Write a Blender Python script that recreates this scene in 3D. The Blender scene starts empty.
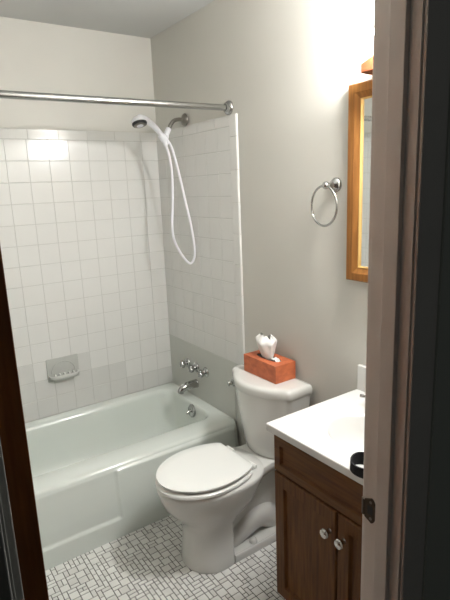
import bpy, bmesh, math, random
from mathutils import Vector, Matrix
random.seed(7)
PI = math.pi
S = bpy.context.scene
COL = S.collection

# ------------------------------------------------------------------ camera
cp = Vector((-1.4464, -2.7740, 1.5794)); yaw, pitch, roll = 0.59759, -0.21894, -0.04036
fw = Vector((math.sin(yaw)*math.cos(pitch), math.cos(yaw)*math.cos(pitch), math.sin(pitch)))
r0 = Vector((math.cos(yaw), -math.sin(yaw), 0)); u0 = r0.cross(fw)
rt = math.cos(roll)*r0 + math.sin(roll)*u0; up = -math.sin(roll)*r0 + math.cos(roll)*u0
cam = bpy.data.cameras.new('camera'); co = bpy.data.objects.new('camera', cam); COL.objects.link(co)
cam.sensor_fit = 'VERTICAL'; cam.sensor_height = 36; cam.lens = 36*499.157/600; cam.clip_start = 0.02
co.matrix_world = Matrix(((rt.x, up.x, -fw.x, cp.x), (rt.y, up.y, -fw.y, cp.y), (rt.z, up.z, -fw.z, cp.z), (0, 0, 0, 1)))
S.camera = co

# ------------------------------------------------------------------ world, exposure
W = bpy.data.worlds.new('hall_dimness'); S.world = W; W.use_nodes = True
bg = W.node_tree.nodes['Background']; bg.inputs[0].default_value = (0.95, 1.0, 0.97, 1); bg.inputs[1].default_value = 0.027
S.view_settings.view_transform = 'Standard'; S.view_settings.look = 'None'
S.view_settings.exposure = 0.0; S.view_settings.gamma = 1; S.view_settings.use_curve_mapping = False
BULB = 325.0            # emission of each globe of the vanity light

# ------------------------------------------------------------------ materials
def mat(name, col, rough=0.5, metal=0.0, noise=0.0, nscale=20.0, col2=None, bump=0.0, bscale=80.0, spec=0.5, coat=0.0, stretch=None, sss=0.0, trans=0.0):
    m = bpy.data.materials.new(name); m.use_nodes = True
    nt = m.node_tree; b = nt.nodes['Principled BSDF']
    b.inputs['Base Color'].default_value = (*col, 1); b.inputs['Roughness'].default_value = rough
    b.inputs['Metallic'].default_value = metal; b.inputs['Specular IOR Level'].default_value = spec
    b.inputs['Coat Weight'].default_value = coat
    if trans: b.inputs['Transmission Weight'].default_value = trans
    tc = nt.nodes.new('ShaderNodeTexCoord'); mp = nt.nodes.new('ShaderNodeMapping')
    nt.links.new(tc.outputs['Object'], mp.inputs['Vector'])
    if stretch: mp.inputs['Scale'].default_value = stretch
    if col2 or noise:
        n = nt.nodes.new('ShaderNodeTexNoise'); n.inputs['Scale'].default_value = nscale; n.inputs['Detail'].default_value = 5
        nt.links.new(mp.outputs[0], n.inputs['Vector'])
        r = nt.nodes.new('ShaderNodeValToRGB')
        r.color_ramp.elements[0].position = 0.32; r.color_ramp.elements[1].position = 0.68
        c2 = col2 or tuple(c*(1-noise) for c in col)
        r.color_ramp.elements[0].color = (*c2, 1); r.color_ramp.elements[1].color = (*col, 1)
        nt.links.new(n.outputs['Fac'], r.inputs[0]); nt.links.new(r.outputs[0], b.inputs['Base Color'])
    if bump:
        n2 = nt.nodes.new('ShaderNodeTexNoise'); n2.inputs['Scale'].default_value = bscale; n2.inputs['Detail'].default_value = 4
        nt.links.new(mp.outputs[0], n2.inputs['Vector'])
        bp = nt.nodes.new('ShaderNodeBump'); bp.inputs['Strength'].default_value = bump; bp.inputs['Distance'].default_value = 0.004
        nt.links.new(n2.outputs['Fac'], bp.inputs['Height']); nt.links.new(bp.outputs[0], b.inputs['Normal'])
    return m
def wood(name, a, b, axis='Z', rough=0.5):
    st = {'Z': (40, 40, 3), 'Y': (40, 3, 40)}[axis]
    return mat(name, a, rough, col2=b, nscale=2.2, stretch=st, bump=0.12, bscale=3.0, spec=0.22)
M = {}
M['wall'] = mat('wall_paint', (0.60, 0.588, 0.54), 0.55, noise=0.03, nscale=3, bump=0.06, bscale=160)
M['ceil'] = mat('ceiling_paint', (0.53, 0.535, 0.52), 0.7, noise=0.03, nscale=4, bump=0.08, bscale=150)
M['hallwall'] = mat('hall_wall_paint', (0.60, 0.63, 0.57), 0.6, noise=0.03, nscale=3, bump=0.06, bscale=160)
M['tile'] = mat('wall_tile_glaze', (0.74, 0.74, 0.715), 0.16, noise=0.03, nscale=5)
M['tile2'] = mat('wall_tile_glaze_grey', (0.665, 0.665, 0.64), 0.20, noise=0.05, nscale=6)
M['grout'] = mat('wall_grout', (0.55, 0.55, 0.52), 0.8, noise=0.12, nscale=15)
M['floor_tile'] = mat('floor_tile_ceramic', (0.78, 0.775, 0.745), 0.35, noise=0.10, nscale=14)
M['floor_tile_b'] = mat('floor_tile_ceramic_b', (0.70, 0.69, 0.66), 0.35, noise=0.10, nscale=14)
M['floor_grout'] = mat('floor_grout', (0.05, 0.047, 0.04), 0.9, noise=0.3, nscale=30)
M['dish'] = mat('soap_dish_glaze', (0.50, 0.51, 0.48), 0.25, noise=0.05)
M['panel'] = mat('panel_grey', (0.54, 0.55, 0.51), 0.35, noise=0.05, nscale=4)
M['tub'] = mat('tub_enamel', (0.69, 0.735, 0.69), 0.18, noise=0.02, nscale=4, coat=0.3)
M['porcelain'] = mat('toilet_porcelain', (0.68, 0.68, 0.65), 0.12, coat=0.4)
M['seat'] = mat('seat_plastic', (0.82, 0.83, 0.80), 0.25)
M['chrome'] = mat('chrome', (0.43, 0.43, 0.42), 0.13, 1.0)
M['nickel'] = mat('brushed_nickel', (0.27, 0.255, 0.23), 0.28, 1.0)
M['knob'] = mat('polished_nickel', (0.50, 0.48, 0.45), 0.2, 1.0)
M['bronze'] = mat('dark_bronze', (0.10, 0.08, 0.06), 0.4, 0.9, noise=0.3, nscale=60)
M['whiteplastic'] = mat('white_plastic', (0.80, 0.80, 0.84), 0.3)
M['black'] = mat('black_rubber', (0.015, 0.015, 0.017), 0.5)
M['fabric'] = mat('black_fabric', (0.008, 0.008, 0.010), 0.95, bump=0.4, bscale=400)
M['oak_v'] = wood('cabinet_wood_upright', (0.160, 0.064, 0.013), (0.080, 0.029, 0.006), 'Z')
M['oak_h'] = wood('cabinet_wood_lengthwise', (0.160, 0.064, 0.013), (0.080, 0.029, 0.006), 'Y')
M['honey_v'] = wood('honey_oak_upright', (0.30, 0.130, 0.032), (0.19, 0.075, 0.018), 'Z')
M['honey_h'] = wood('honey_oak_lengthwise', (0.30, 0.130, 0.032), (0.19, 0.075, 0.018), 'Y')
M['gilt'] = mat('gilt_inner_edge', (0.62, 0.40, 0.14), 0.35, 0.3)
M['redwood'] = wood('fixture_wood', (0.26, 0.085, 0.035), (0.20, 0.060, 0.024), 'Y')
M['mirror'] = mat('mirror_silver', (0.86, 0.88, 0.87), 0.02, 1.0)
M['counter'] = mat('cultured_marble', (0.72, 0.72, 0.70), 0.16, noise=0.03, nscale=6, coat=0.3)
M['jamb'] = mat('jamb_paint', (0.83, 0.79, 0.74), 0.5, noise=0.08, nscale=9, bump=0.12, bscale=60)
M['jamb_grey'] = mat('jamb_dark_grey', (0.27, 0.27, 0.25), 0.6, noise=0.15, nscale=9, bump=0.12, bscale=60)  # left frame coloured a much darker grey than the right one
M['door'] = wood('door_dark_wood', (0.16, 0.055, 0.015), (0.10, 0.032, 0.009), 'Z', 0.4)
M['orange'] = mat('tissue_box_card', (0.62, 0.17, 0.065), 0.5, col2=(0.44, 0.105, 0.04), nscale=28, stretch=(1, 1, 1.6))
M['tissue'] = mat('tissue_paper', (0.84, 0.83, 0.80), 0.9, bump=0.2, bscale=60)
M['slot'] = mat('slot_dark', (0.05, 0.05, 0.05), 0.7)
M['hallfloor'] = mat('hall_floor_wood', (0.10, 0.07, 0.05), 0.6, noise=0.3, nscale=6)
bm_ = bpy.data.materials.new('lamp_glass'); bm_.use_nodes = True
nt = bm_.node_tree; nt.nodes.clear(); em = nt.nodes.new('ShaderNodeEmission'); ou = nt.nodes.new('ShaderNodeOutputMaterial')
em.inputs[0].default_value = (1.0, 0.992, 0.978, 1); em.inputs[1].default_value = BULB; nt.links.new(em.outputs[0], ou.inputs[0]); M['lamp'] = bm_

# ------------------------------------------------------------------ helpers
def rootloc(p):
    v = Vector((0, 0, 0))
    while p is not None: v += p.location; p = p.parent
    return v
def obj(name, bm, m, parent=None, smooth=False, label=None, angle=40):
    me = bpy.data.meshes.new(name)
    bmesh.ops.recalc_face_normals(bm, faces=bm.faces[:])
    if parent is not None: off = rootloc(parent); loc = Vector((0, 0, 0))
    else:
        xs = [v.co for v in bm.verts]
        loc = Vector(((min(v.x for v in xs)+max(v.x for v in xs))/2, (min(v.y for v in xs)+max(v.y for v in xs))/2, min(v.z for v in xs))); off = loc
    bmesh.ops.translate(bm, verts=bm.verts[:], vec=-off)
    if smooth:
        lim = math.radians(angle)
        for f in bm.faces: f.smooth = True
        for e in bm.edges:
            if len(e.link_faces) == 2 and e.calc_face_angle(0) > lim: e.smooth = False
    bm.to_mesh(me); bm.free()
    for x in (m if isinstance(m, (list, tuple)) else [m]): me.materials.append(x)
    o = bpy.data.objects.new(name, me); COL.objects.link(o)
    if parent is not None: o.parent = parent
    else: o.location = loc
    if label: o['label'] = label
    return o
def thing(name, label, cat, loc, group=None):
    o = bpy.data.objects.new(name, None); COL.objects.link(o); o.location = loc; o.empty_display_size = 0.05
    o['label'] = label; o['category'] = cat
    if group: o['group'] = group
    return o
def tag(o, label, cat, group=None):
    o['label'] = label; o['category'] = cat
    if group: o['group'] = group
    return o
def struct(o): o['kind'] = 'structure'; return o
NB = bmesh.new
def add_box(bm, x0, x1, y0, y1, z0, z1, bev=0.0, seg=2, mi=0):
    t = NB(); bmesh.ops.create_cube(t, size=1)
    for v in t.verts: v.co = Vector(((x0+x1)/2+v.co.x*(x1-x0), (y0+y1)/2+v.co.y*(y1-y0), (z0+z1)/2+v.co.z*(z1-z0)))
    if bev: bmesh.ops.bevel(t, geom=t.edges[:], offset=bev, segments=seg, affect='EDGES', profile=0.5)
    merge(bm, t, mi); return bm
def merge(bm, t, mi=0):
    mp = {v: bm.verts.new(v.co) for v in t.verts}
    for f in t.faces:
        try: g = bm.faces.new([mp[v] for v in f.verts]); g.material_index = mi
        except ValueError: pass
    t.free()
def box(*a, **k): return add_box(NB(), *a, **k)
def loft(bm, rings, cap0=True, cap1=True, closed=True, mi=0):
    vs = [[bm.verts.new(p) for p in r] for r in rings]; n = len(rings[0])
    for a, b in zip(vs, vs[1:]):
        for i in range(n if closed else n-1):
            j = (i+1) % n; f = bm.faces.new((a[i], a[j], b[j], b[i])); f.material_index = mi
    if cap0: bm.faces.new(vs[0][::-1]).material_index = mi
    if cap1: bm.faces.new(vs[-1]).material_index = mi
    return bm
def frame_of(d):
    d = d.normalized(); a = Vector((0, 0, 1)) if abs(d.z) < 0.9 else Vector((1, 0, 0))
    u = d.cross(a).normalized(); return u, d.cross(u).normalized()
def lathe(bm, prof, o, axis, n=24, mi=0, c0=True, c1=True):
    """prof: (radius, distance along axis)"""
    o = Vector(o); axis = Vector(axis).normalized(); u, w = frame_of(axis)
    return loft(bm, [[o+axis*h+(u*math.cos(2*PI*i/n)+w*math.sin(2*PI*i/n))*max(r, 1e-4) for i in range(n)] for r, h in prof], c0, c1, mi=mi)
def catmull(P, k=8):
    P = [Vector(p) for p in P]; Q = [2*P[0]-P[1]]+P+[2*P[-1]-P[-2]]; out = []
    for i in range(1, len(Q)-2):
        a, b, c, d = Q[i-1:i+3]
        for s in range(k):
            t = s/k; out.append(0.5*((2*b)+(c-a)*t+(2*a-5*b+4*c-d)*t*t+(3*b-a-3*c+d)*t**3))
    out.append(P[-1]); return out
def tube(bm, pts, r, n=12, smooth_k=8, caps=True, mi=0, flat=1.0):
    p = catmull(pts, smooth_k) if smooth_k else [Vector(q) for q in pts]
    N = len(p); rr = r if isinstance(r, (list, tuple)) else [r, r]
    d = (p[1]-p[0]).normalized(); u, w = frame_of(d); rings = []
    for i in range(N):
        d = (p[min(i+1, N-1)]-p[max(i-1, 0)]).normalized()
        u = (u-d*u.dot(d)).normalized(); w = d.cross(u)
        t = i/(N-1)*(len(rr)-1); k = min(int(t), len(rr)-2); q = rr[k]+(rr[k+1]-rr[k])*(t-k)
        rings.append([p[i]+(u*math.cos(2*PI*j/n)+w*flat*math.sin(2*PI*j/n))*q for j in range(n)])
    return loft(bm, rings, caps, caps, mi=mi)
def torus(bm, c, normal, R, r, n=48, m=10):
    c = Vector(c); u, w = frame_of(Vector(normal)); nn = Vector(normal).normalized(); vs = []
    for i in range(n):
        a = 2*PI*i/n; d = u*math.cos(a)+w*math.sin(a)
        vs.append([bm.verts.new(c+d*(R+r*math.cos(2*PI*j/m))+nn*r*math.sin(2*PI*j/m)) for j in range(m)])
    for i in range(n):
        for j in range(m): bm.faces.new((vs[i][j], vs[(i+1) % n][j], vs[(i+1) % n][(j+1) % m], vs[i][(j+1) % m]))
    return bm
def sphere(bm, c, r, sub=3, sc=(1, 1, 1)):
    t = NB(); bmesh.ops.create_icosphere(t, subdivisions=sub, radius=r)
    for v in t.verts: v.co = Vector(c)+Vector((v.co.x*sc[0], v.co.y*sc[1], v.co.z*sc[2]))
    merge(bm, t); return bm

# ------------------------------------------------------------------ room shell
XL, YF, ZC = -1.524, -2.160, 2.433        # left wall, inner face of the front wall, ceiling
YO = -2.2475                              # hall face of the front wall
XJ, XK = -0.692, -1.384                   # right and left jamb faces
ZD = 2.04
TW = 0.108                                # tile pitch
ZT = 1.867                                # underside of the bullnose row
wb = struct(obj('wall_back', box(XL-0.1, 0.1, 0, 0.1, 0, ZC), M['wall']))
wr = struct(obj('wall_right', box(0, 0.1, YO, 0, 0, ZC), M['wall']))
wl = struct(obj('wall_left', box(XL-0.1, XL, YO, 0, 0, ZC), M['wall']))
struct(obj('ceiling', box(XL-0.1, 0.1, YO, 0.1, ZC, ZC+0.06), M['ceil']))
fb = NB()
add_box(fb, XJ+0.02, 0.1, YO, YF, 0, ZC); add_box(fb, XL-0.1, XK-0.02, YO, YF, 0, ZC); add_box(fb, XK-0.02, XJ+0.02, YO, YF, ZD+0.02, ZC)
struct(obj('wall_front', fb, M['wall']))
hb = NB()
add_box(hb, XJ+0.075, 0.9, YO-0.012, YO-0.0005, 0, 2.6); add_box(hb, -2.4, XK-0.075, YO-0.012, YO-0.0005, 0, 2.6); add_box(hb, XK-0.075, XJ+0.075, YO-0.012, YO-0.0005, ZD+0.075, 2.6)
struct(obj('wall_hall', hb, M['hallwall']))
# floor with the block pattern mosaic
fl = NB(); add_box(fl, XL, 0, YO, 0, -0.06, 0.0, mi=2)
U = 0.0194; g = 0.0028
def ftile(bm, x0, y0, x1, y1):
    if x1 < XL+0.003 or x0 > -0.003 or y1 < YF-0.03 or y0 > -0.003: return
    x0 = max(x0, XL); x1 = min(x1, -0.001); y0 = max(y0, YO+0.001); y1 = min(y1, -0.001)
    if x1-x0 < .006 or y1-y0 < .006: return
    add_t = [(x0+g/2, y0+g/2), (x1-g/2, y0+g/2), (x1-g/2, y1-g/2), (x0+g/2, y1-g/2)]
    b = 0.0012; z = 0.0016
    lo = [bm.verts.new((x, y, 0.0)) for x, y in add_t]
    hi = [bm.verts.new((x+(b if i in (0, 3) else -b), y+(b if i < 2 else -b), z)) for i, (x, y) in enumerate(add_t)]
    mi = 0 if random.random() < 0.72 else 1
    bm.faces.new(hi).material_index = mi
    for i in range(4): bm.faces.new((lo[i], lo[(i+1) % 4], hi[(i+1) % 4], hi[i])).material_index = mi
nx, ny = int(1.524/U)+2, int(2.25/U)+2
used = set(); fr = random.Random(21)
for j in range(ny):
    for i in range(nx):
        if (i, j) in used: continue
        free = lambda *c: all((i+a, j+b) not in used for a, b in c)
        q = fr.random()
        if q < 0.42 and free((1, 0), (0, 1), (1, 1)): a, b = 2, 2
        elif q < 0.66 and free((1, 0)): a, b = 2, 1
        elif q < 0.90 and free((0, 1)): a, b = 1, 2
        else: a, b = 1, 1
        for da in range(a):
            for db in range(b): used.add((i+da, j+db))
        ftile(fl, XL-0.004+i*U, YO+0.001+j*U, XL-0.004+(i+a)*U, YO+0.001+(j+b)*U)
struct(obj('floor', fl, [M['floor_tile'], M['floor_tile_b'], M['floor_grout']]))
struct(obj('floor_hall', box(-2.4, 0.9, -4.2, YO-0.0005, -0.06, -0.002), M['hallfloor']))

# ceramic tile round the tub: one surface of bevelled tiles per wall
def tile_at(bm, P, a0, a1, z0, z1, mi, thick=0.008, gap=0.0022):
    """P(a, z, d): point on the wall, d = distance off it"""
    a0 += gap/2; a1 -= gap/2; z0 += gap/2; z1 -= gap/2; b = 0.0016
    ta, tz = random.gauss(0, .0022), random.gauss(0, .0022); w, h = a1-a0, z1-z0
    def d(a, z): return thick+ta*(a-(a0+a1)/2)+tz*(z-(z0+z1)/2)
    c = [(a0, z0), (a1, z0), (a1, z1), (a0, z1)]; k = [(a0+b, z0+b), (a1-b, z0+b), (a1-b, z1-b), (a0+b, z1-b)]
    lo = [bm.verts.new(P(a, z, 0.004)) for a, z in c]
    md = [bm.verts.new(P(a, z, d(a, z)-0.0012)) for a, z in c]
    hi = [bm.verts.new(P(a, z, d(a, z))) for a, z in k]
    bm.faces.new(hi).material_index = mi
    for A, B in ((lo, md), (md, hi)):
        for i in range(4): bm.faces.new((A[i], A[(i+1) % 4], B[(i+1) % 4], B[i])).material_index = mi
def surround(name, P, ncol, parent, grey, amax, bottom_row=14, strip=True, label=None, toff=0.0):
    bm = NB()
    z0 = ZT-bottom_row*TW
    # grout bed
    ring = [[P(0, z, d) for d in (0.0005, 0.0062)] for z in ()]
    c = [(0, z0-0.02), (ncol*TW, z0-0.02), (ncol*TW, ZT+0.05), (0, ZT+0.05)]
    lo = [bm.verts.new(P(a, z, 0.0005)) for a, z in c]; hi = [bm.verts.new(P(a, z, 0.0064)) for a, z in c]
    bm.faces.new(hi).material_index = 2
    for i in range(4): bm.faces.new((lo[i], lo[(i+1) % 4], hi[(i+1) % 4], hi[i])).material_index = 2
    for k in range(ncol):
        for r in range(bottom_row): tile_at(bm, P, k*TW, min((k+1)*TW, amax), ZT-(r+1)*TW, ZT-r*TW, 1 if grey(k, r) else 0)
    a = -toff; w = 1.46*TW
    while a < ncol*TW-0.01:
        tile_at(bm, P, max(a, 0), min(a+w, amax), ZT, ZT+0.051, 0, 0.0085); a += w
    if strip:
        z = ZT+0.051; first = True
        while z > z0+0.05:
            h = 0.100 if first else 0.152; first = False
            zb = max(z-h, z0)
            a0, a1 = ncol*TW, ncol*TW+0.056; n = 6
            prof = [(a0+0.001, 0.0)]+[(a0+0.001, 0.0085), (a1-0.010, 0.0085)]+[(a1-0.010+0.010*math.sin(t*PI/2/n), 0.0085*math.cos(t*PI/2/n)) for t in range(1, n+1)]
            loft(bm, [[P(p, zz, q) for p, q in prof] for zz in (zb+0.001, z-0.001)])
            z = zb
    return obj(name, bm, [M['tile'], M['tile2'], M['grout']], parent, label=label)
def grey_back(k, r):
    if r < 11: return False
    if r == 11: return not (k <= 4 or k in (7,))
    if r == 12: return not (k in (0, 1, 2))
    return True
surround('tile_surround', lambda a, z, d: (-a, -d, z), 14, wb, grey_back, 1.512, strip=False, toff=0.045, label='white square wall tiles with greyer rows near the tub')
surround('tile_surround', lambda a, z, d: (-d, -a, z), 7, wr, lambda k, r: r >= 11, 0.756, bottom_row=11, label='white square wall tiles behind the shower hose')
surround('tile_surround', lambda a, z, d: (XL+d, -a, z), 7, wl, lambda k, r: False, 0.756)
pb = NB(); add_box(pb, -0.0078, -0.0004, -0.722, -0.0075, 0.30, ZT-11*TW-0.001, 0.0015); add_box(pb, -0.0074, -0.0004, -0.812, -0.7235, 0.30, ZT-11*TW-0.001, 0.0015)
obj('tap_panel', pb, M['panel'], wr, label='smooth grey wall panel behind the bath taps')

# ------------------------------------------------------------------ door frame and door
def jamb(name, xf, s, m):
    """s = +1: frame on the right of the opening (solid towards +x)"""
    bm = NB()
    def bx(a, b, *r, **k): add_box(bm, min(xf+s*a, xf+s*b), max(xf+s*a, xf+s*b), *r, **k)
    bx(0, 0.019, YO-0.001, YF+0.001, 0, ZD, bev=0.001)
    bx(-0.011, 0.0, YF-0.066, YF-0.034, 0, ZD, bev=0.0015)            # door stop
    bx(0.006, 0.064, YF+0.0005, YF+0.013, 0, ZD+0.06, bev=0.003)       # room side casing
    bx(0.004, 0.074, YO-0.008, YO-0.001, 0, ZD+0.074, bev=0.002)       # hall side casing
    return struct(obj(name, bm, m))
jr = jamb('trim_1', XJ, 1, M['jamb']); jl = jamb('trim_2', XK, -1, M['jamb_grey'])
hd = NB(); add_box(hd, XK, XJ, YO, YF, ZD, ZD+0.019); add_box(hd, XK, XJ, YF-0.066, YF-0.034, ZD-0.011, ZD)
add_box(hd, XK-0.0, XJ+0.0, YO-0.017, YO-0.001, ZD+0.006, ZD+0.074, 0.004); struct(obj('trim_3', hd, M['jamb']))
# strike plate on the right jamb, its lip curling round the room side edge
sp = NB(); zc = 0.913
pr = [(-0.0015, 0)]
n = 20; outl = []
for i in range(n+1):
    a = -PI/2+PI*i/n; outl.append((YF-0.017-0.012*math.cos(a)*1.05, zc+0.029*math.sin(a)))
outl += [(YF+0.000, zc+0.021), (YF+0.000, zc-0.021)]
loft(sp, [[(XJ-0.0002, y, z) for y, z in outl], [(XJ-0.0022, y, z) for y, z in outl]])
lip = []
for k in range(7):
    t = k/6*1.2; lip.append((XJ-0.0022+0.008*(1-math.cos(t)), YF-0.001+0.009*math.sin(t)))
lz = 0.018
loft(sp, [[(x-0.001, y+0.003, zc-lz) for x, y in lip]+[(x, y, zc-lz) for x, y in lip[::-1]], [(x-0.001, y+0.003, zc+lz) for x, y in lip]+[(x, y, zc+lz) for x, y in lip[::-1]]])
st = obj('strike_plate', sp, M['bronze'], jr, label='dark bronze strike plate')
add = NB(); add_box(add, XJ-0.0026, XJ-0.0018, YF-0.021, YF-0.008, zc-0.010, zc+0.010, 0.0003); obj('latch_hole', add, M['black'], st)
for dz in (-0.019, 0.019):
    s_ = NB(); lathe(s_, [(0.0035, 0), (0.003, 0.0012), (0.0005, 0.0016)], (XJ-0.002, YF-0.016, zc+dz), (-1, 0, 0), 12); obj('screw', s_, M['nickel'], st)
# open door, seen on its hinge edge
dr = NB(); add_box(dr, -1.3700, -1.3335, YF+0.004, YF+0.664, 0.012, ZD-0.004, 0.0015)
d1 = struct(obj('door_1', dr, M['door']))
for z in (0.25, 1.02, 1.80):
    h = NB(); lathe(h, [(0.006, 0), (0.006, 0.09)], (-1.378, YF+0.0085, z), (0, 0, 1), 12); obj('hinge', h, M['bronze'], d1)
for sx in (-1, 1):
    k = NB(); x0 = -1.3335 if sx > 0 else -1.370
    lathe(k, [(0.030, 0), (0.029, 0.005), (0.012, 0.009), (0.010, 0.028), (0.024, 0.036), (0.027, 0.048), (0.020, 0.058), (0.001, 0.060)], (x0, YF+0.60, 0.91), (sx, 0, 0), 24)
    obj('door_knob', k, M['bronze'], d1, True)

# ------------------------------------------------------------------ bathtub
def rrect(x0, x1, y0, y1, r, z, n=8, zf=None):
    out = []
    for cx, cy, a0 in ((x1-r, y1-r, 0), (x0+r, y1-r, PI/2), (x0+r, y0+r, PI), (x1-r, y0+r, 1.5*PI)):
        for i in range(n+1):
            a = a0+PI/2*i/n; out.append((cx+r*math.cos(a), cy+r*math.sin(a), z))
    return out
tub = thing('bathtub', 'pale green-white alcove bathtub with recessed apron beside the toilet', 'bathtub', (-0.76, -0.38, 0))
X0, X1 = XL+0.010, -0.010; YB = -0.010; ZR = 0.352
tb = NB(); rings = []
for yf, z, r in ((-0.766, 0.0, 0.012), (-0.764, 0.06, 0.014), (-0.759, 0.16, 0.018), (-0.752, 0.25, 0.022), (-0.747, 0.30, 0.026), (-0.745, 0.325, 0.028), (-0.741, 0.340, 0.030), (-0.734, 0.348, 0.030), (-0.722, ZR, 0.030)):
    rings.append(rrect(X0, X1, yf, YB, r, z))
for e, z, r in ((0.0, ZR-0.001, 0.075), (0.010, ZR-0.005, 0.078), (0.019, ZR-0.014, 0.08), (0.026, ZR-0.030, 0.085), (0.034, 0.26, 0.09), (0.050, 0.15, 0.10), (0.075, 0.075, 0.11), (0.11, 0.05, 0.10), (0.15, 0.045, 0.08)):
    rings.append(rrect(X0+0.07+e*1.9, X1-0.058-e*0.45, -0.607+e*0.9, -0.056-e*0.9, r, z))
loft(tb, rings, True, True)
obj('basin', tb, M['tub'], tub, True, angle=50)
# apron: raised border round a recessed panel
ap = NB(); XA = -0.712
def yap(z):    # apron front of the ring loft above
    P = ((0, -0.766), (0.06, -0.764), (0.16, -0.759), (0.25, -0.752), (0.30, -0.747), (0.325, -0.745), (0.340, -0.741))
    for (a, b), (c, d) in zip(P, P[1:]):
        if z <= c: return b+(d-b)*(z-a)/(c-a)
    return P[-1][1]
def slab(bm, xs, zs, t, soft=0.006):
    cols = []
    xx = [xs[0], xs[0]+soft]+[xs[0]+(xs[1]-xs[0])*k/6 for k in range(1, 6)]+[xs[1]-soft, xs[1]]
    zz = [zs[0], zs[0]+soft]+[zs[0]+(zs[1]-zs[0])*k/8 for k in range(1, 8)]+[zs[1]-soft, zs[1]]
    V = [[bm.verts.new((x, yap(z)+0.001-(t+0.001 if (0 < i < len(xx)-1 and 0 < j < len(zz)-1) else 0), z)) for j, z in enumerate(zz)] for i, x in enumerate(xx)]
    for i in range(len(xx)-1):
        for j in range(len(zz)-1): bm.faces.new((V[i][j], V[i+1][j], V[i+1][j+1], V[i][j+1]))
# one L-shaped skin: lower ledge and right plateau
def skin(bm, inside, t):
    nx_, nz_ = 240, 60; xa, xb, za, zb = X0+0.012, X1-0.020, 0.002, 0.338
    def sm(v): v = max(0, min(1, v)); return v*v*(3-2*v)
    V = []
    for i in range(nx_+1):
        x = xa+(xb-xa)*i/nx_; row = []
        for j in range(nz_+1):
            z = za+(zb-za)*j/nz_
            # distance inside recess: x left of XA and z above 0.085
            rec = sm((XA-x)/0.010)*sm((z-0.090)/0.012)*sm((x-(X0+0.09))/0.018)
            fade = sm((zb-z)/0.012)*sm((xb-x)/0.02)*sm((x-xa)/0.02)
            row.append(bm.verts.new((x, yap(z)+0.0015-(t*(1-rec)+0.003)*fade, z)))
        V.append(row)
    for i in range(nx_):
        for j in range(nz_): bm.faces.new((V[i][j], V[i+1][j], V[i+1][j+1], V[i][j+1]))
skin(ap, None, 0.010)
obj('apron', ap, M['tub'], tub, True, angle=80)
ov = NB(); lathe(ov, [(0.039, 0), (0.039, 0.004), (0.034, 0.009), (0.012, 0.011), (0.001, 0.011)], (-0.0815, -0.376, 0.303), (-1, 0, 0.16), 28)
ovo = obj('overflow_plate', ov, M['chrome'], tub, True, label='chrome overflow plate with trip lever')
lv = NB(); tube(lv, [(-0.090, -0.373, 0.306), (-0.106, -0.373, 0.302), (-0.120, -0.373, 0.293)], [0.006, 0.005, 0.006], 10); obj('trip_lever', lv, M['chrome'], ovo, True)
dn = NB(); lathe(dn, [(0.032, 0), (0.030, 0.003), (0.018, 0.002), (0.001, 0.001)], (-0.33, -0.335, 0.0455), (0, 0, 1), 24); obj('drain', dn, M['chrome'], tub, True)

# ------------------------------------------------------------------ bath taps
tap_names = ['chrome round bath tap nearest the back wall corner', 'chrome round bath tap in the middle, above the bath spout', 'chrome round bath tap nearest the toilet tank']
for k, y in enumerate((-0.227, -0.331, -0.436)):
    t = thing('bath_tap', tap_names[k], 'tap', (-0.008, y, 0.545), 'row of three bath taps')
    e = NB(); lathe(e, [(0.030, 0.0), (0.030, 0.003), (0.026, 0.008), (0.012, 0.013), (0.009, 0.026)], (-0.008, y, 0.545), (-1, 0, 0), 28); obj('escutcheon', e, M['chrome'], t, True)
    h = NB()
    rr = []
    for d, rad, lob in ((0.022, 0.011, 0), (0.025, 0.018, 0.0015), (0.030, 0.0215, 0.0025), (0.044, 0.0215, 0.0025), (0.050, 0.019, 0.0015), (0.051, 0.015, 0), (0.048, 0.012, 0), (0.048, 0.001, 0)):
        rr.append([(-0.008-d, y+(rad+lob*math.cos(6*2*PI*i/48))*math.cos(2*PI*i/48), 0.545+(rad+lob*math.cos(6*2*PI*i/48))*math.sin(2*PI*i/48)) for i in range(48)])
    loft(h, rr); obj('handle', h, M['chrome'], t, True)
sp_ = thing('bath_spout', 'chrome bath spout below the three taps, pointing over the tub', 'spout', (-0.008, -0.320, 0.440))
s1 = NB(); lathe(s1, [(0.027, 0), (0.027, 0.004), (0.0235, 0.010)], (-0.008, -0.320, 0.440), (-1, 0, 0), 28); obj('wall_flange', s1, M['chrome'], sp_, True)
s2 = NB(); tube(s2, [(-0.014, -0.320, 0.440), (-0.045, -0.320, 0.441), (-0.085, -0.320, 0.438), (-0.112, -0.320, 0.426), (-0.122, -0.320, 0.406)], [0.0255, 0.025, 0.0235, 0.021, 0.018], 20)
obj('spout_body', s2, M['chrome'], sp_, True)
s3 = NB(); lathe(s3, [(0.0125, 0), (0.0125, 0.0012), (0.001, 0.0012)], (-0.1223, -0.320, 0.4055), (-0.38, 0, -0.92), 20); obj('spout_mouth', s3, M['black'], sp_, True)

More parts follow.
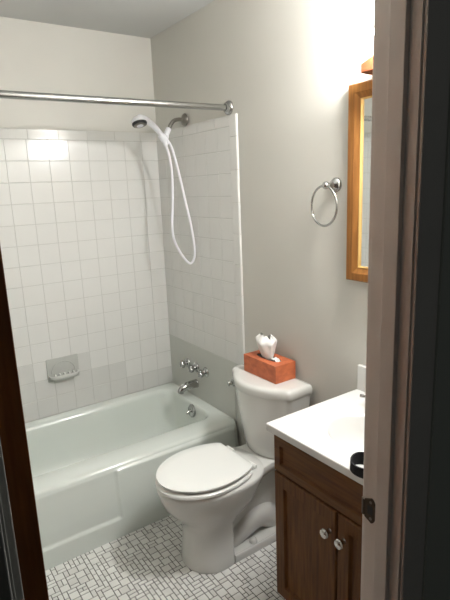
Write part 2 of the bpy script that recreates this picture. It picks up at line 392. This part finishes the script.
# ------------------------------------------------------------------ shower
sh = thing('shower_arm', 'bent metal shower arm with round flange high on the tiled right wall', 'shower arm', (-0.008, -0.347, 1.947))
b = NB(); lathe(b, [(0.034, 0), (0.033, 0.004), (0.025, 0.012), (0.015, 0.016), (0.0115, 0.020)], (-0.0085, -0.347, 1.947), (-1, 0, 0), 28); obj('flange', b, M['nickel'], sh, True)
b = NB(); tube(b, [(-0.012, -0.347, 1.947), (-0.045, -0.347, 1.948), (-0.075, -0.347, 1.940), (-0.096, -0.347, 1.919), (-0.1045, -0.347, 1.904)], 0.0105, 14); obj('pipe', b, M['nickel'], sh, True)
hs = thing('hand_shower', 'white hand shower with looping hose hanging from the shower arm', 'hand shower', (-0.14, -0.350, 1.852))
b = NB(); lathe(b, [(0.0135, -0.022), (0.0145, -0.018), (0.0145, 0.008), (0.012, 0.014), (0.0125, 0.030)], (-0.118, -0.347, 1.882), (-0.5, -0.05, -0.86), 18)
sphere(b, (-0.130, -0.349, 1.860), 0.0165); tube(b, [(-0.130, -0.349, 1.860), (-0.146, -0.352, 1.852)], [0.014, 0.015], 14, 4)
lathe(b, [(0.0175, -0.017), (0.0185, -0.013), (0.0175, 0.016), (0.0165, 0.019)], (-0.150, -0.353, 1.852), (-0.60, 0, 0.80), 20)
obj('bracket', b, M['whiteplastic'], hs, True)
b = NB(); tube(b, [(-0.133, -0.352, 1.812), (-0.143, -0.353, 1.838), (-0.152, -0.354, 1.856), (-0.180, -0.368, 1.882), (-0.222, -0.386, 1.910), (-0.266, -0.402, 1.930), (-0.306, -0.412, 1.934)], [0.0095, 0.0115, 0.0125, 0.0135, 0.0145, 0.017, 0.021], 18)
lathe(b, [(0.010, 0.018), (0.026, 0.016), (0.036, 0.004), (0.038, -0.008), (0.036, -0.0165)], (-0.312, -0.420, 1.921), (-0.02, 0.33, 0.94), 32)
obj('shower_head', b, M['whiteplastic'], hs, True)
b = NB(); lathe(b, [(0.037, 0.0), (0.0375, 0.007), (0.034, 0.013), (0.030, 0.013)], Vector((-0.312, -0.420, 1.921))-Vector((-0.02, 0.33, 0.94)).normalized()*0.0085, -Vector((-0.02, 0.33, 0.94)), 32); obj('rubber_ring', b, M['black'], hs, True)
b = NB(); lathe(b, [(0.029, 0.0), (0.029, 0.0155), (0.022, 0.0175), (0.001, 0.017)], Vector((-0.312, -0.420, 1.921))-Vector((-0.02, 0.33, 0.94)).normalized()*0.0085, -Vector((-0.02, 0.33, 0.94)), 32); sf = obj('spray_face', b, M['nickel'], hs, True)
b = NB(); lathe(b, [(0.017, 0.0), (0.016, 0.0015), (0.001, 0.0015)], Vector((-0.312, -0.420, 1.921))-Vector((-0.02, 0.33, 0.94)).normalized()*0.026, -Vector((-0.02, 0.33, 0.94)), 32); obj('nozzle_disc', b, M['whiteplastic'], sf, True)
b = NB(); tube(b, [(-0.133, -0.352, 1.815), (-0.116, -0.352, 1.75), (-0.108, -0.352, 1.66), (-0.114, -0.352, 1.52), (-0.126, -0.352, 1.40), (-0.116, -0.350, 1.31), (-0.076, -0.362, 1.222), (-0.040, -0.378, 1.180),
               (-0.0185, -0.392, 1.218), (-0.0185, -0.394, 1.29), (-0.030, -0.388, 1.40), (-0.050, -0.375, 1.53), (-0.072, -0.360, 1.68), (-0.098, -0.349, 1.80), (-0.127, -0.349, 1.850)], 0.0066, 12, 10)
obj('hose', b, M['whiteplastic'], hs, True)
b = NB(); lathe(b, [(0.0095, 0), (0.0105, 0.006), (0.0100, 0.030), (0.008, 0.034)], (-0.128, -0.349, 1.853), (0.20, 0, -0.98), 16); obj('hose_nut', b, M['whiteplastic'], hs, True)
# shower curtain rod
rod = thing('curtain_rod', 'chrome shower curtain rod running across above the tub', 'rod', (-0.76, -0.752, 1.945))
b = NB(); lathe(b, [(0.0142, 0.004), (0.0142, -XL-0.004)], (0, -0.749, 1.950), (-1, -0.006, -0.008), 24); obj('rod_tube', b, M['chrome'], rod, True)
for x, sx in ((0.0, -1), (XL, 1)):
    b = NB(); lathe(b, [(0.033, 0.0005), (0.033, 0.006), (0.028, 0.013), (0.0195, 0.016), (0.018, 0.026)], (x+sx*0.0, -0.749 if sx < 0 else -0.758, 1.950 if sx < 0 else 1.938), (sx, 0, 0), 28); obj('end_flange', b, M['chrome'], rod, True)

# ------------------------------------------------------------------ soap dish
sd = thing('soap_dish', 'grey-white ceramic soap dish set into the back wall tiles', 'soap dish', (-0.695, -0.008, 0.60))
x0, x1, z0, z1 = -0.792, -0.612, 0.553, 0.686
b = NB(); add_box(b, x0, x1, -0.016, -0.0085, z0, z1, 0.003); obj('back_plate', b, M['dish'], sd, True)
b = NB(); pts = []
for i in range(21):
    a = PI*i/20; pts.append(((x0+x1)/2-0.066*math.cos(a), -0.0185, z0+0.048+0.062*math.sin(a)))
tube(b, pts, 0.003, 8, 0); obj('arch_moulding', b, M['dish'], sd, True)
b = NB()   # tray: half-oval dish
def tray(dz, sx, sy, z):
    return [((x0+x1)/2+(x1-x0)/2*0.94*sx*math.copysign(abs(math.cos(a))**0.6, math.cos(a)), -0.014-0.046*sy*abs(math.sin(a))**0.6, z) for a in [PI*i/24 for i in range(25)]]
loft(b, [tray(0, .80, .72, z0+0.012), tray(0, .95, .95, z0+0.024), tray(0, 1, 1, z0+0.036), tray(0, .97, .96, z0+0.040), tray(0, .90, .86, z0+0.037), tray(0, .85, .80, z0+0.026)])
tr = obj('tray', b, M['tile2'], sd, True)
for k in range(5):
    b = NB(); x = (x0+x1)/2-0.052+k*0.026; tube(b, [(x, -0.019, z0+0.036), (x, -0.032, z0+0.042), (x, -0.046, z0+0.038)], 0.0048, 8, 4); obj('drain_rib', b, M['tile'], tr, True)

# ------------------------------------------------------------------ toilet
TY = -1.118
toilet = thing('toilet', 'white two piece toilet with closed lid between tub and vanity', 'toilet', (-0.36, TY, 0))
def egg(uf, ub, w, z, n=48, p=2.0, pb=2.6, um=None, tilt=0.0):
    """oval in plan, u = distance off the right wall; um = widest place"""
    um = ub+(uf-ub)*0.46 if um is None else um; out = []
    for i in range(n):
        a = 2*PI*i/n; c, s = math.cos(a), math.sin(a)
        L = (uf-um) if c > 0 else (um-ub); q = p if c > 0 else pb
        u = um+L*math.copysign(abs(c)**(2/q), c); v = w*math.copysign(abs(s)**(2/q), s)
        out.append((-u, TY+v, z+tilt*(u-0.3)))
    return out
b = NB()
loft(b, [egg(.580, .385, .126, 0.0, pb=4, um=.46), egg(.583, .383, .129, .012, pb=4, um=.46), egg(.576, .383, .124, .05, pb=4, um=.46), egg(.569, .380, .120, .12, pb=4, um=.46), egg(.571, .380, .119, .17, pb=4, um=.46), egg(.578, .375, .122, .200, pb=4, um=.46), egg(.597, .345, .130, .230, pb=4, um=.45), egg(.627, .305, .148, .262, pb=3.6, um=.44), egg(.652, .262, .163, .300, pb=3.2, um=.43), egg(.668, .220, .172, .340, pb=2.8), egg(.676, .198, .177, .372), egg(.678, .195, .178, .385), egg(.672, .200, .172, .3915), egg(.630, .25, .13, .3915)])
obj('bowl', b, M['porcelain'], toilet, True, angle=60)
b = NB(); rings = []
for z, e in ((.340, .0), (.347, .010), (.377, .014), (.387, .010), (.390, .0)):
    rr = []
    U_ = ((.035, .100), (.12, .100), (.19, .106), (.25, .122), (.30, .140))
    for u, w in U_: rr.append((-u, TY-w-e+.012, z))
    for u, w in U_[::-1]: rr.append((-u, TY+w+e-.012, z))
    rings.append(rr)
loft(b, rings); obj('deck', b, M['porcelain'], toilet, True, angle=50)
# trapway, the web above it and the foot at the back
b = NB(); tube(b, [(-0.42, TY, .010), (-0.36, TY, .045), (-0.29, TY, .080), (-0.22, TY, .100), (-0.16, TY, .088), (-0.115, TY, .045), (-0.10, TY, .010)], [.060, .070, .075, .075, .074, .070, .066], 24, 6)
obj('trapway', b, M['porcelain'], toilet, True, angle=60)
b = NB(); loft(b, [[(-u, TY-w, z) for u, w in ((.06, .040), (.42, .050))]+[(-u, TY+w, z) for u, w in ((.42, .050), (.06, .040))] for z in (.06, .20, .33, .36)]); obj('web', b, M['porcelain'], toilet, True)
b = NB(); rings = []
for z, e in ((0.0, 0.0), (0.030, 0.002), (0.036, 0.0), (0.038, -0.005), (0.036, -0.009), (0.027, -0.013), (0.025, -0.022), (0.026, -0.05)):
    rr = []
    P = [(.062, .095), (.10, .110), (.20, .120), (.30, .123), (.40, .122)]
    for u, w in P: rr.append((-u-(0 if u > .07 else -e*0.5), TY-w-e, z))
    for u, w in P[::-1]: rr.append((-u-(0 if u > .07 else -e*0.5), TY+w+e, z))
    rings.append(rr)
loft(b, rings); obj('foot', b, M['porcelain'], toilet, True, angle=50)
for q in (-1, 1):
    b = NB(); lathe(b, [(0.018, 0), (0.018, 0.008), (0.015, 0.017), (0.008, 0.0215), (0.0005, 0.022)], (-0.277, TY+q*0.086, 0.024), (0, 0, 1), 20); obj('bolt_cap', b, M['porcelain'], toilet, True)
# seat and lid
def clip(r, u): return [(min(x, -u), y, z) for x, y, z in r]
b = NB()
loft(b, [clip(egg(.674, .215, .168, 0.3955, um=.46, pb=2), .302), clip(egg(.680, .210, .174, 0.3970, um=.46, pb=2), .298), clip(egg(.680, .210, .174, 0.4070, um=.46, pb=2), .298), clip(egg(.674, .215, .168, 0.4120, um=.46, pb=2), .302)])
obj('seat', b, M['seat'], toilet, True, angle=50)
b = NB()
loft(b, [clip(egg(.652, .228, .150, 0.4205, um=.46, pb=2), .302), clip(egg(.673, .215, .170, 0.4250, um=.46, pb=2), .294), clip(egg(.673, .215, .170, 0.4315, um=.46, pb=2), .294), clip(egg(.662, .222, .161, 0.4360, um=.46, pb=2), .300), clip(egg(.61, .26, .12, 0.4385, um=.46, pb=2), .32), clip(egg(.53, .34, .06, 0.4390, um=.46, pb=2), .37)])
obj('seat_lid', b, M['seat'], toilet, True, angle=50)
for q in (-1, 1):
    yh = TY+q*0.085
    b = NB(); lathe(b, [(0.008, 0), (0.0105, 0.003), (0.0105, 0.042), (0.008, 0.045)], (-0.268, yh-0.0225, 0.4055), (0, 1, 0), 14); add_box(b, -0.280, -0.254, yh-0.018, yh+0.018, 0.389, 0.404, 0.003)
    tube(b, [(-0.270, yh, 0.408), (-0.296, yh, 0.416)], [0.010, 0.008], 10, 3, flat=0.6); obj('hinge', b, M['seat'], toilet, True)
TK = TY+0.010
# tank: bowed front, narrower towards the bottom
def tankring(z, hw, ub, us, uc, r=0.03, n=14):
    out = [(-ub, TK-hw+.006, z), (-ub-.006, TK-hw, z)]
    for i in range(5):
        a = i/4*PI/2; out.append((-(us-r+r*math.sin(a)), TK-hw+r-r*math.cos(a), z))
    for i in range(1, n):
        v = -hw+r+(2*hw-2*r)*i/n; q = v/(hw-r); out.append((-(us+(uc-us)*(1-q*q)), TK+v, z))
    for i in range(5):
        a = PI/2-i/4*PI/2; out.append((-(us-r+r*math.sin(a)), TK+hw-r+r*math.cos(a), z))
    out += [(-ub-.006, TK+hw, z), (-ub, TK+hw-.006, z)]
    return out
b = NB()
loft(b, [tankring(.3895, .160, .040, .120, .178), tankring(.396, .167, .034, .130, .188), tankring(.44, .174, .028, .136, .198), tankring(.52, .184, .024, .144, .210), tankring(.62, .195, .022, .150, .220), tankring(.698, .202, .020, .154, .227)])
tank = obj('tank', b, M['porcelain'], toilet, True, angle=50)
b = NB()
loft(b, [tankring(.697, .194, .018, .150, .226), tankring(.699, .204, .014, .160, .236), tankring(.708, .207, .012, .163, .239), tankring(.726, .207, .012, .163, .239), tankring(.736, .205, .014, .161, .237), tankring(.743, .199, .018, .154, .231), tankring(.744, .180, .034, .135, .212), tankring(.7435, .150, .05, .12, .18)])
obj('tank_lid', b, M['porcelain'], toilet, True, angle=50)
b = NB(); lathe(b, [(0.019, -0.006), (0.019, 0.004), (0.016, 0.009), (0.010, 0.012), (0.010, 0.022), (0.014, 0.024), (0.013, 0.030), (0.001, 0.032)], (-0.158, TK+0.1790, 0.672), (-0.96, 0.25, 0), 20)
obj('flush_lever', b, M['chrome'], toilet, True, label='small round chrome flush lever')

# ------------------------------------------------------------------ tissue box
ZB = 0.7445
tx = thing('tissue_box', 'orange-red tissue box on the toilet tank lid', 'tissue box', (-0.075, -1.097, ZB))
bx0, bx1, by0, by1, bz1 = -0.135, -0.020, -1.212, -0.984, ZB+0.080
b = NB(); n = 40
ol = []
for i in range(n):
    a = 2*PI*i/n; ol.append(((bx0+bx1)/2+0.026*math.copysign(abs(math.cos(a))**.8, math.cos(a)), (by0+by1)/2+0.078*math.copysign(abs(math.sin(a))**.8, math.sin(a))))
def rim(i):
    a = 2*PI*i/n; c, s = math.cos(a), math.sin(a); k = min((bx1-bx0)/2/max(abs(c), 1e-6), (by1-by0)/2/max(abs(s), 1e-6)); return ((bx0+bx1)/2+k*c, (by0+by1)/2+k*s)
sq = [rim(i) for i in range(n)]
for cx_, cy_ in ((bx0, by0), (bx1, by0), (bx0, by1), (bx1, by1)):
    k = min(range(n), key=lambda i: (sq[i][0]-cx_)**2+(sq[i][1]-cy_)**2); sq[k] = (cx_, cy_)
loft(b, [[(x, y, ZB) for x, y in sq], [(x, y, bz1) for x, y in sq], [(x, y, bz1) for x, y in ol], [(x, y, bz1-0.004) for x, y in ol]], True, False)
bo = obj('carton', b, M['orange'], tx)
b = NB(); b.faces.new([b.verts.new((x, y, bz1-0.004)) for x, y in ol]); obj('opening', b, M['slot'], tx)
b = NB(); nu, nv = 26, 16; V = []
rnd = random.Random(3); ph = [rnd.uniform(0, 6.28) for _ in range(6)]
for i in range(nu+1):
    a = 2*PI*i/nu; row = []
    for j in range(nv+1):
        t = j/nv
        ry = (0.032+0.032*t)*(1-0.45*max(0, t-0.8)/0.2)+0.004*math.sin(3*a+ph[0]+4*t); rx = (0.015+0.028*t**0.8)*(1-0.75*max(0, t-0.72)/0.28)+0.003*math.sin(5*a+ph[1])
        fold = 1+0.20*math.sin(5*a+ph[2]+3*t)*t+0.05*math.sin(11*a+7*t)*t
        z = bz1-0.004+0.104*t*(1+0.03*math.sin(2*a+ph[3])+0.06*math.sin(3*a+ph[4])+0.04*math.sin(7*a))
        row.append(b.verts.new(((bx0+bx1)/2+rx*fold*math.cos(a)-0.004*t, (by0+by1)/2+0.004+ry*fold*math.sin(a)+0.012*t, z)))
    V.append(row)
for i in range(nu):
    for j in range(nv): b.faces.new((V[i][j], V[i+1][j], V[i+1][j+1], V[i][j+1]))
bmesh.ops.remove_doubles(b, verts=b.verts[:], dist=1e-5)
obj('tissue', b, M['tissue'], tx, True, angle=70)
b = NB(); V = []
for i in range(11):
    row = []
    for j in range(7):
        u, v = i/10, j/6
        row.append(b.verts.new(((bx0+bx1)/2-0.018+0.034*v, (by0+by1)/2-0.030-0.040*u, bz1-0.003+0.020*math.sin(PI*u)*(0.6+0.4*math.sin(5*v))+0.004*math.sin(9*u+4*v))))
    V.append(row)
for i in range(10):
    for j in range(6): b.faces.new((V[i][j], V[i+1][j], V[i+1][j+1], V[i][j+1]))
obj('tissue', b, M['tissue'], tx, True, angle=70)

# ------------------------------------------------------------------ vanity cabinet
VX = -0.441; VY1, VY0 = -1.575, -2.156; ZTOE = 0.134; ZVT = 0.776; YM = -1.867
van = thing('vanity_cabinet', 'dark stained oak vanity cabinet with two doors under the white sink top', 'cabinet', (-0.22, -1.84, 0))
b = NB(); add_box(b, VX, -0.002, VY0, VY0+0.016, ZTOE, ZVT); add_box(b, VX, -0.002, VY1-0.016, VY1, ZTOE, ZVT); add_box(b, VX, -0.002, VY0, VY1, ZTOE, ZTOE+0.016); add_box(b, -0.012, -0.002, VY0, VY1, ZTOE, ZVT)
add_box(b, VX, VX+0.018, VY0, VY1, ZTOE, ZTOE+0.04); add_box(b, VX, VX+0.018, VY0, VY1, ZVT-0.03, ZVT); add_box(b, VX, VX+0.018, VY0, VY1, 0.60, 0.655); add_box(b, VX, VX+0.018, YM-0.03, YM+0.03, ZTOE, 0.62)
add_box(b, VX, VX+0.018, VY1-0.05, VY1, ZTOE, ZVT); add_box(b, VX, VX+0.018, VY0, VY0+0.05, ZTOE, ZVT)
obj('carcass', b, M['oak_v'], van)
b = NB(); add_box(b, VX+0.065, VX+0.08, VY0, VY1, 0.0, ZTOE); add_box(b, VX+0.065, -0.002, VY0, VY0+0.016, 0, ZTOE); add_box(b, VX+0.065, -0.002, VY1-0.016, VY1, 0, ZTOE); obj('toe_kick', b, M['oak_h'], van)
def panel_front(name, y0, y1, z0, z1, fr, parent, mats):
    """framed front: stiles, rails, sloping inner moulding, sunk field"""
    root_b = NB(); xb, xf = VX-0.0006, VX-0.019
    # stiles and rails in one mesh, inner bevel down to the field
    o = [(y0, z0), (y1, z0), (y1, z1), (y0, z1)]; i1 = [(y0+fr, z0+fr), (y1-fr, z0+fr), (y1-fr, z1-fr), (y0+fr, z1-fr)]
    i2 = [(y0+fr+.007, z0+fr+.007), (y1-fr-.007, z0+fr+.007), (y1-fr-.007, z1-fr-.007), (y0+fr+.007, z1-fr-.007)]
    ob = [(y0+.004, z0+.004), (y1-.004, z0+.004), (y1-.004, z1-.004), (y0+.004, z1-.004)]
    loft(root_b, [[(xb, y, z) for y, z in o], [(xf+.004, y, z) for y, z in o], [(xf, y, z) for y, z in ob], [(xf, y, z) for y, z in i1], [(xf+.010, y, z) for y, z in i2]], True, False)
    f = obj(name, root_b, mats[0], parent)
    fb_ = NB(); fb_.faces.new([fb_.verts.new((xf+.0098, y, z)) for y, z in i2]); e = bmesh.ops.extrude_face_region(fb_, geom=fb_.faces[:])
    bmesh.ops.translate(fb_, verts=[v for v in e['geom'] if isinstance(v, bmesh.types.BMVert)], vec=(.004, 0, 0)); obj('inset_panel', fb_, mats[1], f)
    return f
panel_front('drawer_front', VY0+0.006, VY1-0.006, 0.636, 0.767, 0.030, van, (M['oak_h'], M['oak_h']))
for y0, y1, ky in ((YM+0.002, VY1-0.006, YM+0.028), (VY0+0.006, YM-0.002, YM-0.030)):
    d = panel_front('door', y0, y1, ZTOE+0.008, 0.630, 0.046, van, (M['oak_v'], M['oak_v']))
    k = NB(); lathe(k, [(0.009, 0), (0.008, 0.003), (0.006, 0.010), (0.0075, 0.014), (0.0145, 0.019), (0.0160, 0.023), (0.0135, 0.0275), (0.006, 0.0295), (0.0003, 0.030)], (VX-0.0188, ky, 0.552), (-1, 0, 0), 24)
    obj('knob', k, M['knob'], d, True, label='round brushed nickel knob')

# ------------------------------------------------------------------ vanity top with moulded basin
vt = thing('sink_worktop', 'glossy white one piece sink top with oval basin on the oak cabinet', 'sink', (-0.24, -1.85, ZVT))
ZS = 0.803; CX0, CX1, CY0, CY1 = -0.472, -0.001, -2.158, -1.557
bcx, bcy, ba, bb = -0.258, -1.857, 0.135, 0.190
b = NB(); n = 64
def el(s, z, dx=0): return [(bcx+dx+ba*s*math.cos(2*PI*i/n), bcy+bb*s*math.sin(2*PI*i/n), z) for i in range(n)]
def rect(e, z):
    out = []
    for i in range(n):
        c, s = math.cos(2*PI*i/n), math.sin(2*PI*i/n)
        hx = (CX1-bcx-e) if c > 0 else (bcx-CX0-e); hy = (CY1-bcy-e) if s > 0 else (bcy-CY0-e)
        k = min(hx/max(abs(c), 1e-6), hy/max(abs(s), 1e-6)); out.append([bcx+k*c, bcy+k*s, z])
    for X in (CX0+e, CX1-e):
        for Y in (CY0+e, CY1-e):
            j = min(range(n), key=lambda i: (out[i][0]-X)**2+(out[i][1]-Y)**2); out[j][0] = X; out[j][1] = Y
    return [tuple(p) for p in out]
loft(b, [el(1.02, ZVT-0.02), rect(0.06, ZVT-0.0), rect(0.002, ZVT+0.0003), rect(0.0, ZVT+0.0025), rect(0.0, ZS-0.0025), rect(0.002, ZS), el(1.07, ZS), el(1.0, ZS-0.003), el(0.95, ZS-0.012), el(0.86, ZS-0.05), el(0.70, ZS-0.09), el(0.45, ZS-0.118), el(0.14, ZS-0.128)], False, True)
obj('counter', b, M['counter'], vt, True, angle=35)
b = NB(); add_box(b, -0.021, -0.001, CY0, CY1-0.003, ZS-0.002, ZS+0.100, 0.004, 3); obj('backsplash', b, M['counter'], vt, True)
b = NB(); lathe(b, [(0.022, 0), (0.021, 0.003), (0.010, 0.002), (0.001, 0.001)], (bcx, bcy, ZS-0.1275), (0, 0, 1), 20); obj('sink_drain', b, M['chrome'], vt, True)
# faucet
fa = thing('sink_faucet', 'chrome lever faucet at the back of the white sink top', 'faucet', (-0.075, bcy, ZS))
b = NB(); lathe(b, [(0.024, 0.0003), (0.022, 0.012), (0.015, 0.020), (0.013, 0.06)], (-0.075, bcy, ZS), (0, 0, 1), 20); tube(b, [(-0.075, bcy, ZS+0.05), (-0.085, bcy, ZS+0.085), (-0.12, bcy, ZS+0.100), (-0.165, bcy, ZS+0.085), (-0.18, bcy, ZS+0.066)], [.0125, .012, .0115, .011, .0105], 14); obj('spout', b, M['chrome'], fa, True)
for s in (-1, 1):
    y = bcy+s*0.095
    b = NB(); lathe(b, [(0.023, 0.0003), (0.021, 0.010), (0.014, 0.018), (0.013, 0.026), (0.014, 0.034), (0.003, 0.038)], (-0.075, y, ZS), (0, 0, 1), 20); tube(b, [(-0.077, y, ZS+0.030), (-0.095, y+s*0.035, ZS+0.036), (-0.122, y+s*0.100, ZS+0.036)], [.008, .0065, .006], 10); obj('handle', b, M['chrome'], fa, True)
# black strap on the counter
sb = NB(); N = 56; rr = []
for i in range(N+1):
    a = 2*PI*i/N
    cx_, cy_ = -0.446+0.034*math.cos(a), -1.957+0.042*math.sin(a); nx_, ny_ = math.cos(a), math.sin(a)
    lean = 0.010*math.sin(a*1.0+0.6); h = 0.031+0.003*math.sin(2*a)
    rr.append([(cx_-nx_*.0022, cy_-ny_*.0022, ZS+0.0006), (cx_+nx_*.0022, cy_+ny_*.0022, ZS+0.0006), (cx_+nx_*(.0022)+lean*0.5, cy_+ny_*.0022+lean*0.4, ZS+h), (cx_-nx_*.0022+lean*0.5, cy_-ny_*.0022+lean*0.4, ZS+h)])
loft(sb, rr, True, True)
tag(obj('strap', sb, M['fabric'], None, True, angle=60), 'black fabric strap looped on the front edge of the white sink top', 'strap')

# ------------------------------------------------------------------ mirror, vanity light, towel ring
mr = thing('mirror', 'oak framed mirror on the right wall above the sink', 'mirror', (-0.01, -1.80, 1.225))
my1, my0, mz0, mz1 = -1.499, -2.101, 1.227, 1.915; mw = 0.055
def bar(bm, pts0, pts1): loft(bm, [pts0, pts1])
def fprof(i, z=None): pass
b = NB()
prof = [(0.001, 0.0), (0.020, 0.0), (0.026, 0.004), (0.026, 0.030), (0.022, 0.036), (0.018, 0.044), (0.015, mw-0.005), (0.001, mw-0.005)]     # (off the wall, inwards)
def ringp(d, i): return [(-d, my0+i, mz0+i), (-d, my1-i, mz0+i), (-d, my1-i, mz1-i), (-d, my0+i, mz1-i)]
loft(b, [ringp(d, i) for d, i in prof], False, False); obj('frame', b, M['honey_v'], mr)
b = NB(); loft(b, [ringp(d, i) for d, i in ((0.004, mw-0.0048), (0.0168, mw-0.0048), (0.0168, mw-0.002), (0.012, mw), (0.004, mw))], False, False); obj('inner_moulding', b, M['gilt'], mr)
b = NB(); add_box(b, -0.0085, -0.004, my0+mw-0.006, my1-mw+0.006, mz0+mw-0.006, mz1-mw+0.006); obj('glass', b, M['mirror'], mr)

ly0, ly1 = -2.03, -1.612
vl = thing('vanity_light', 'wooden light bar with lit globes above the mirror', 'light', (-0.03, -1.80, 1.93))
b = NB(); add_box(b, -0.030, -0.001, ly0+0.02, ly1-0.012, 1.912, 1.99, 0.003); obj('wall_plate', b, M['whiteplastic'], vl)
b = NB(); sec = [(-0.030, 1.924), (-0.088, 1.924), (-0.092, 1.928), (-0.092, 1.964), (-0.086, 1.972), (-0.030, 1.976)]
loft(b, [[(x, ly0, z-max(0, z-1.945)*.6) for x, z in sec], [(x, ly0+.045, z) for x, z in sec], [(x, ly1-.045, z) for x, z in sec], [(x, ly1, z-max(0, z-1.945)*.6) for x, z in sec]]); obj('wood_bar', b, M['redwood'], vl)
for y in (-1.728, -1.832, -1.936):
    b = NB(); lathe(b, [(0.022, 0), (0.022, 0.012), (0.016, 0.016)], (-0.068, y, 1.968), (-0.45, 0, 0.89), 20); so = obj('lamp_socket', b, M['whiteplastic'], vl, True)
    b = NB(); sphere(b, (-0.104, y, 2.022), 0.046, 3); obj('bulb', b, M['lamp'], so, True)

tr_ = thing('towel_ring', 'chrome towel ring hanging on the right wall beside the mirror', 'towel ring', (-0.03, -1.43, 1.50))
P0 = Vector((0, -1.426, 1.578))
b = NB(); lathe(b, [(0.0275, 0.0005), (0.0275, 0.004), (0.024, 0.010), (0.016, 0.016), (0.010, 0.021), (0.0085, 0.046)], P0, (-1, 0, 0), 28); obj('mount', b, M['chrome'], tr_, True)
b = NB(); sphere(b, P0+Vector((-0.056, 0, -0.001)), 0.0145, 3); obj('ball_post', b, M['chrome'], tr_, True)
b = NB(); torus(b, P0+Vector((-0.058, 0.008, -0.076)), (1, -0.12, 0.0), 0.074, 0.0045, 64, 10); obj('ring', b, M['chrome'], tr_, True)
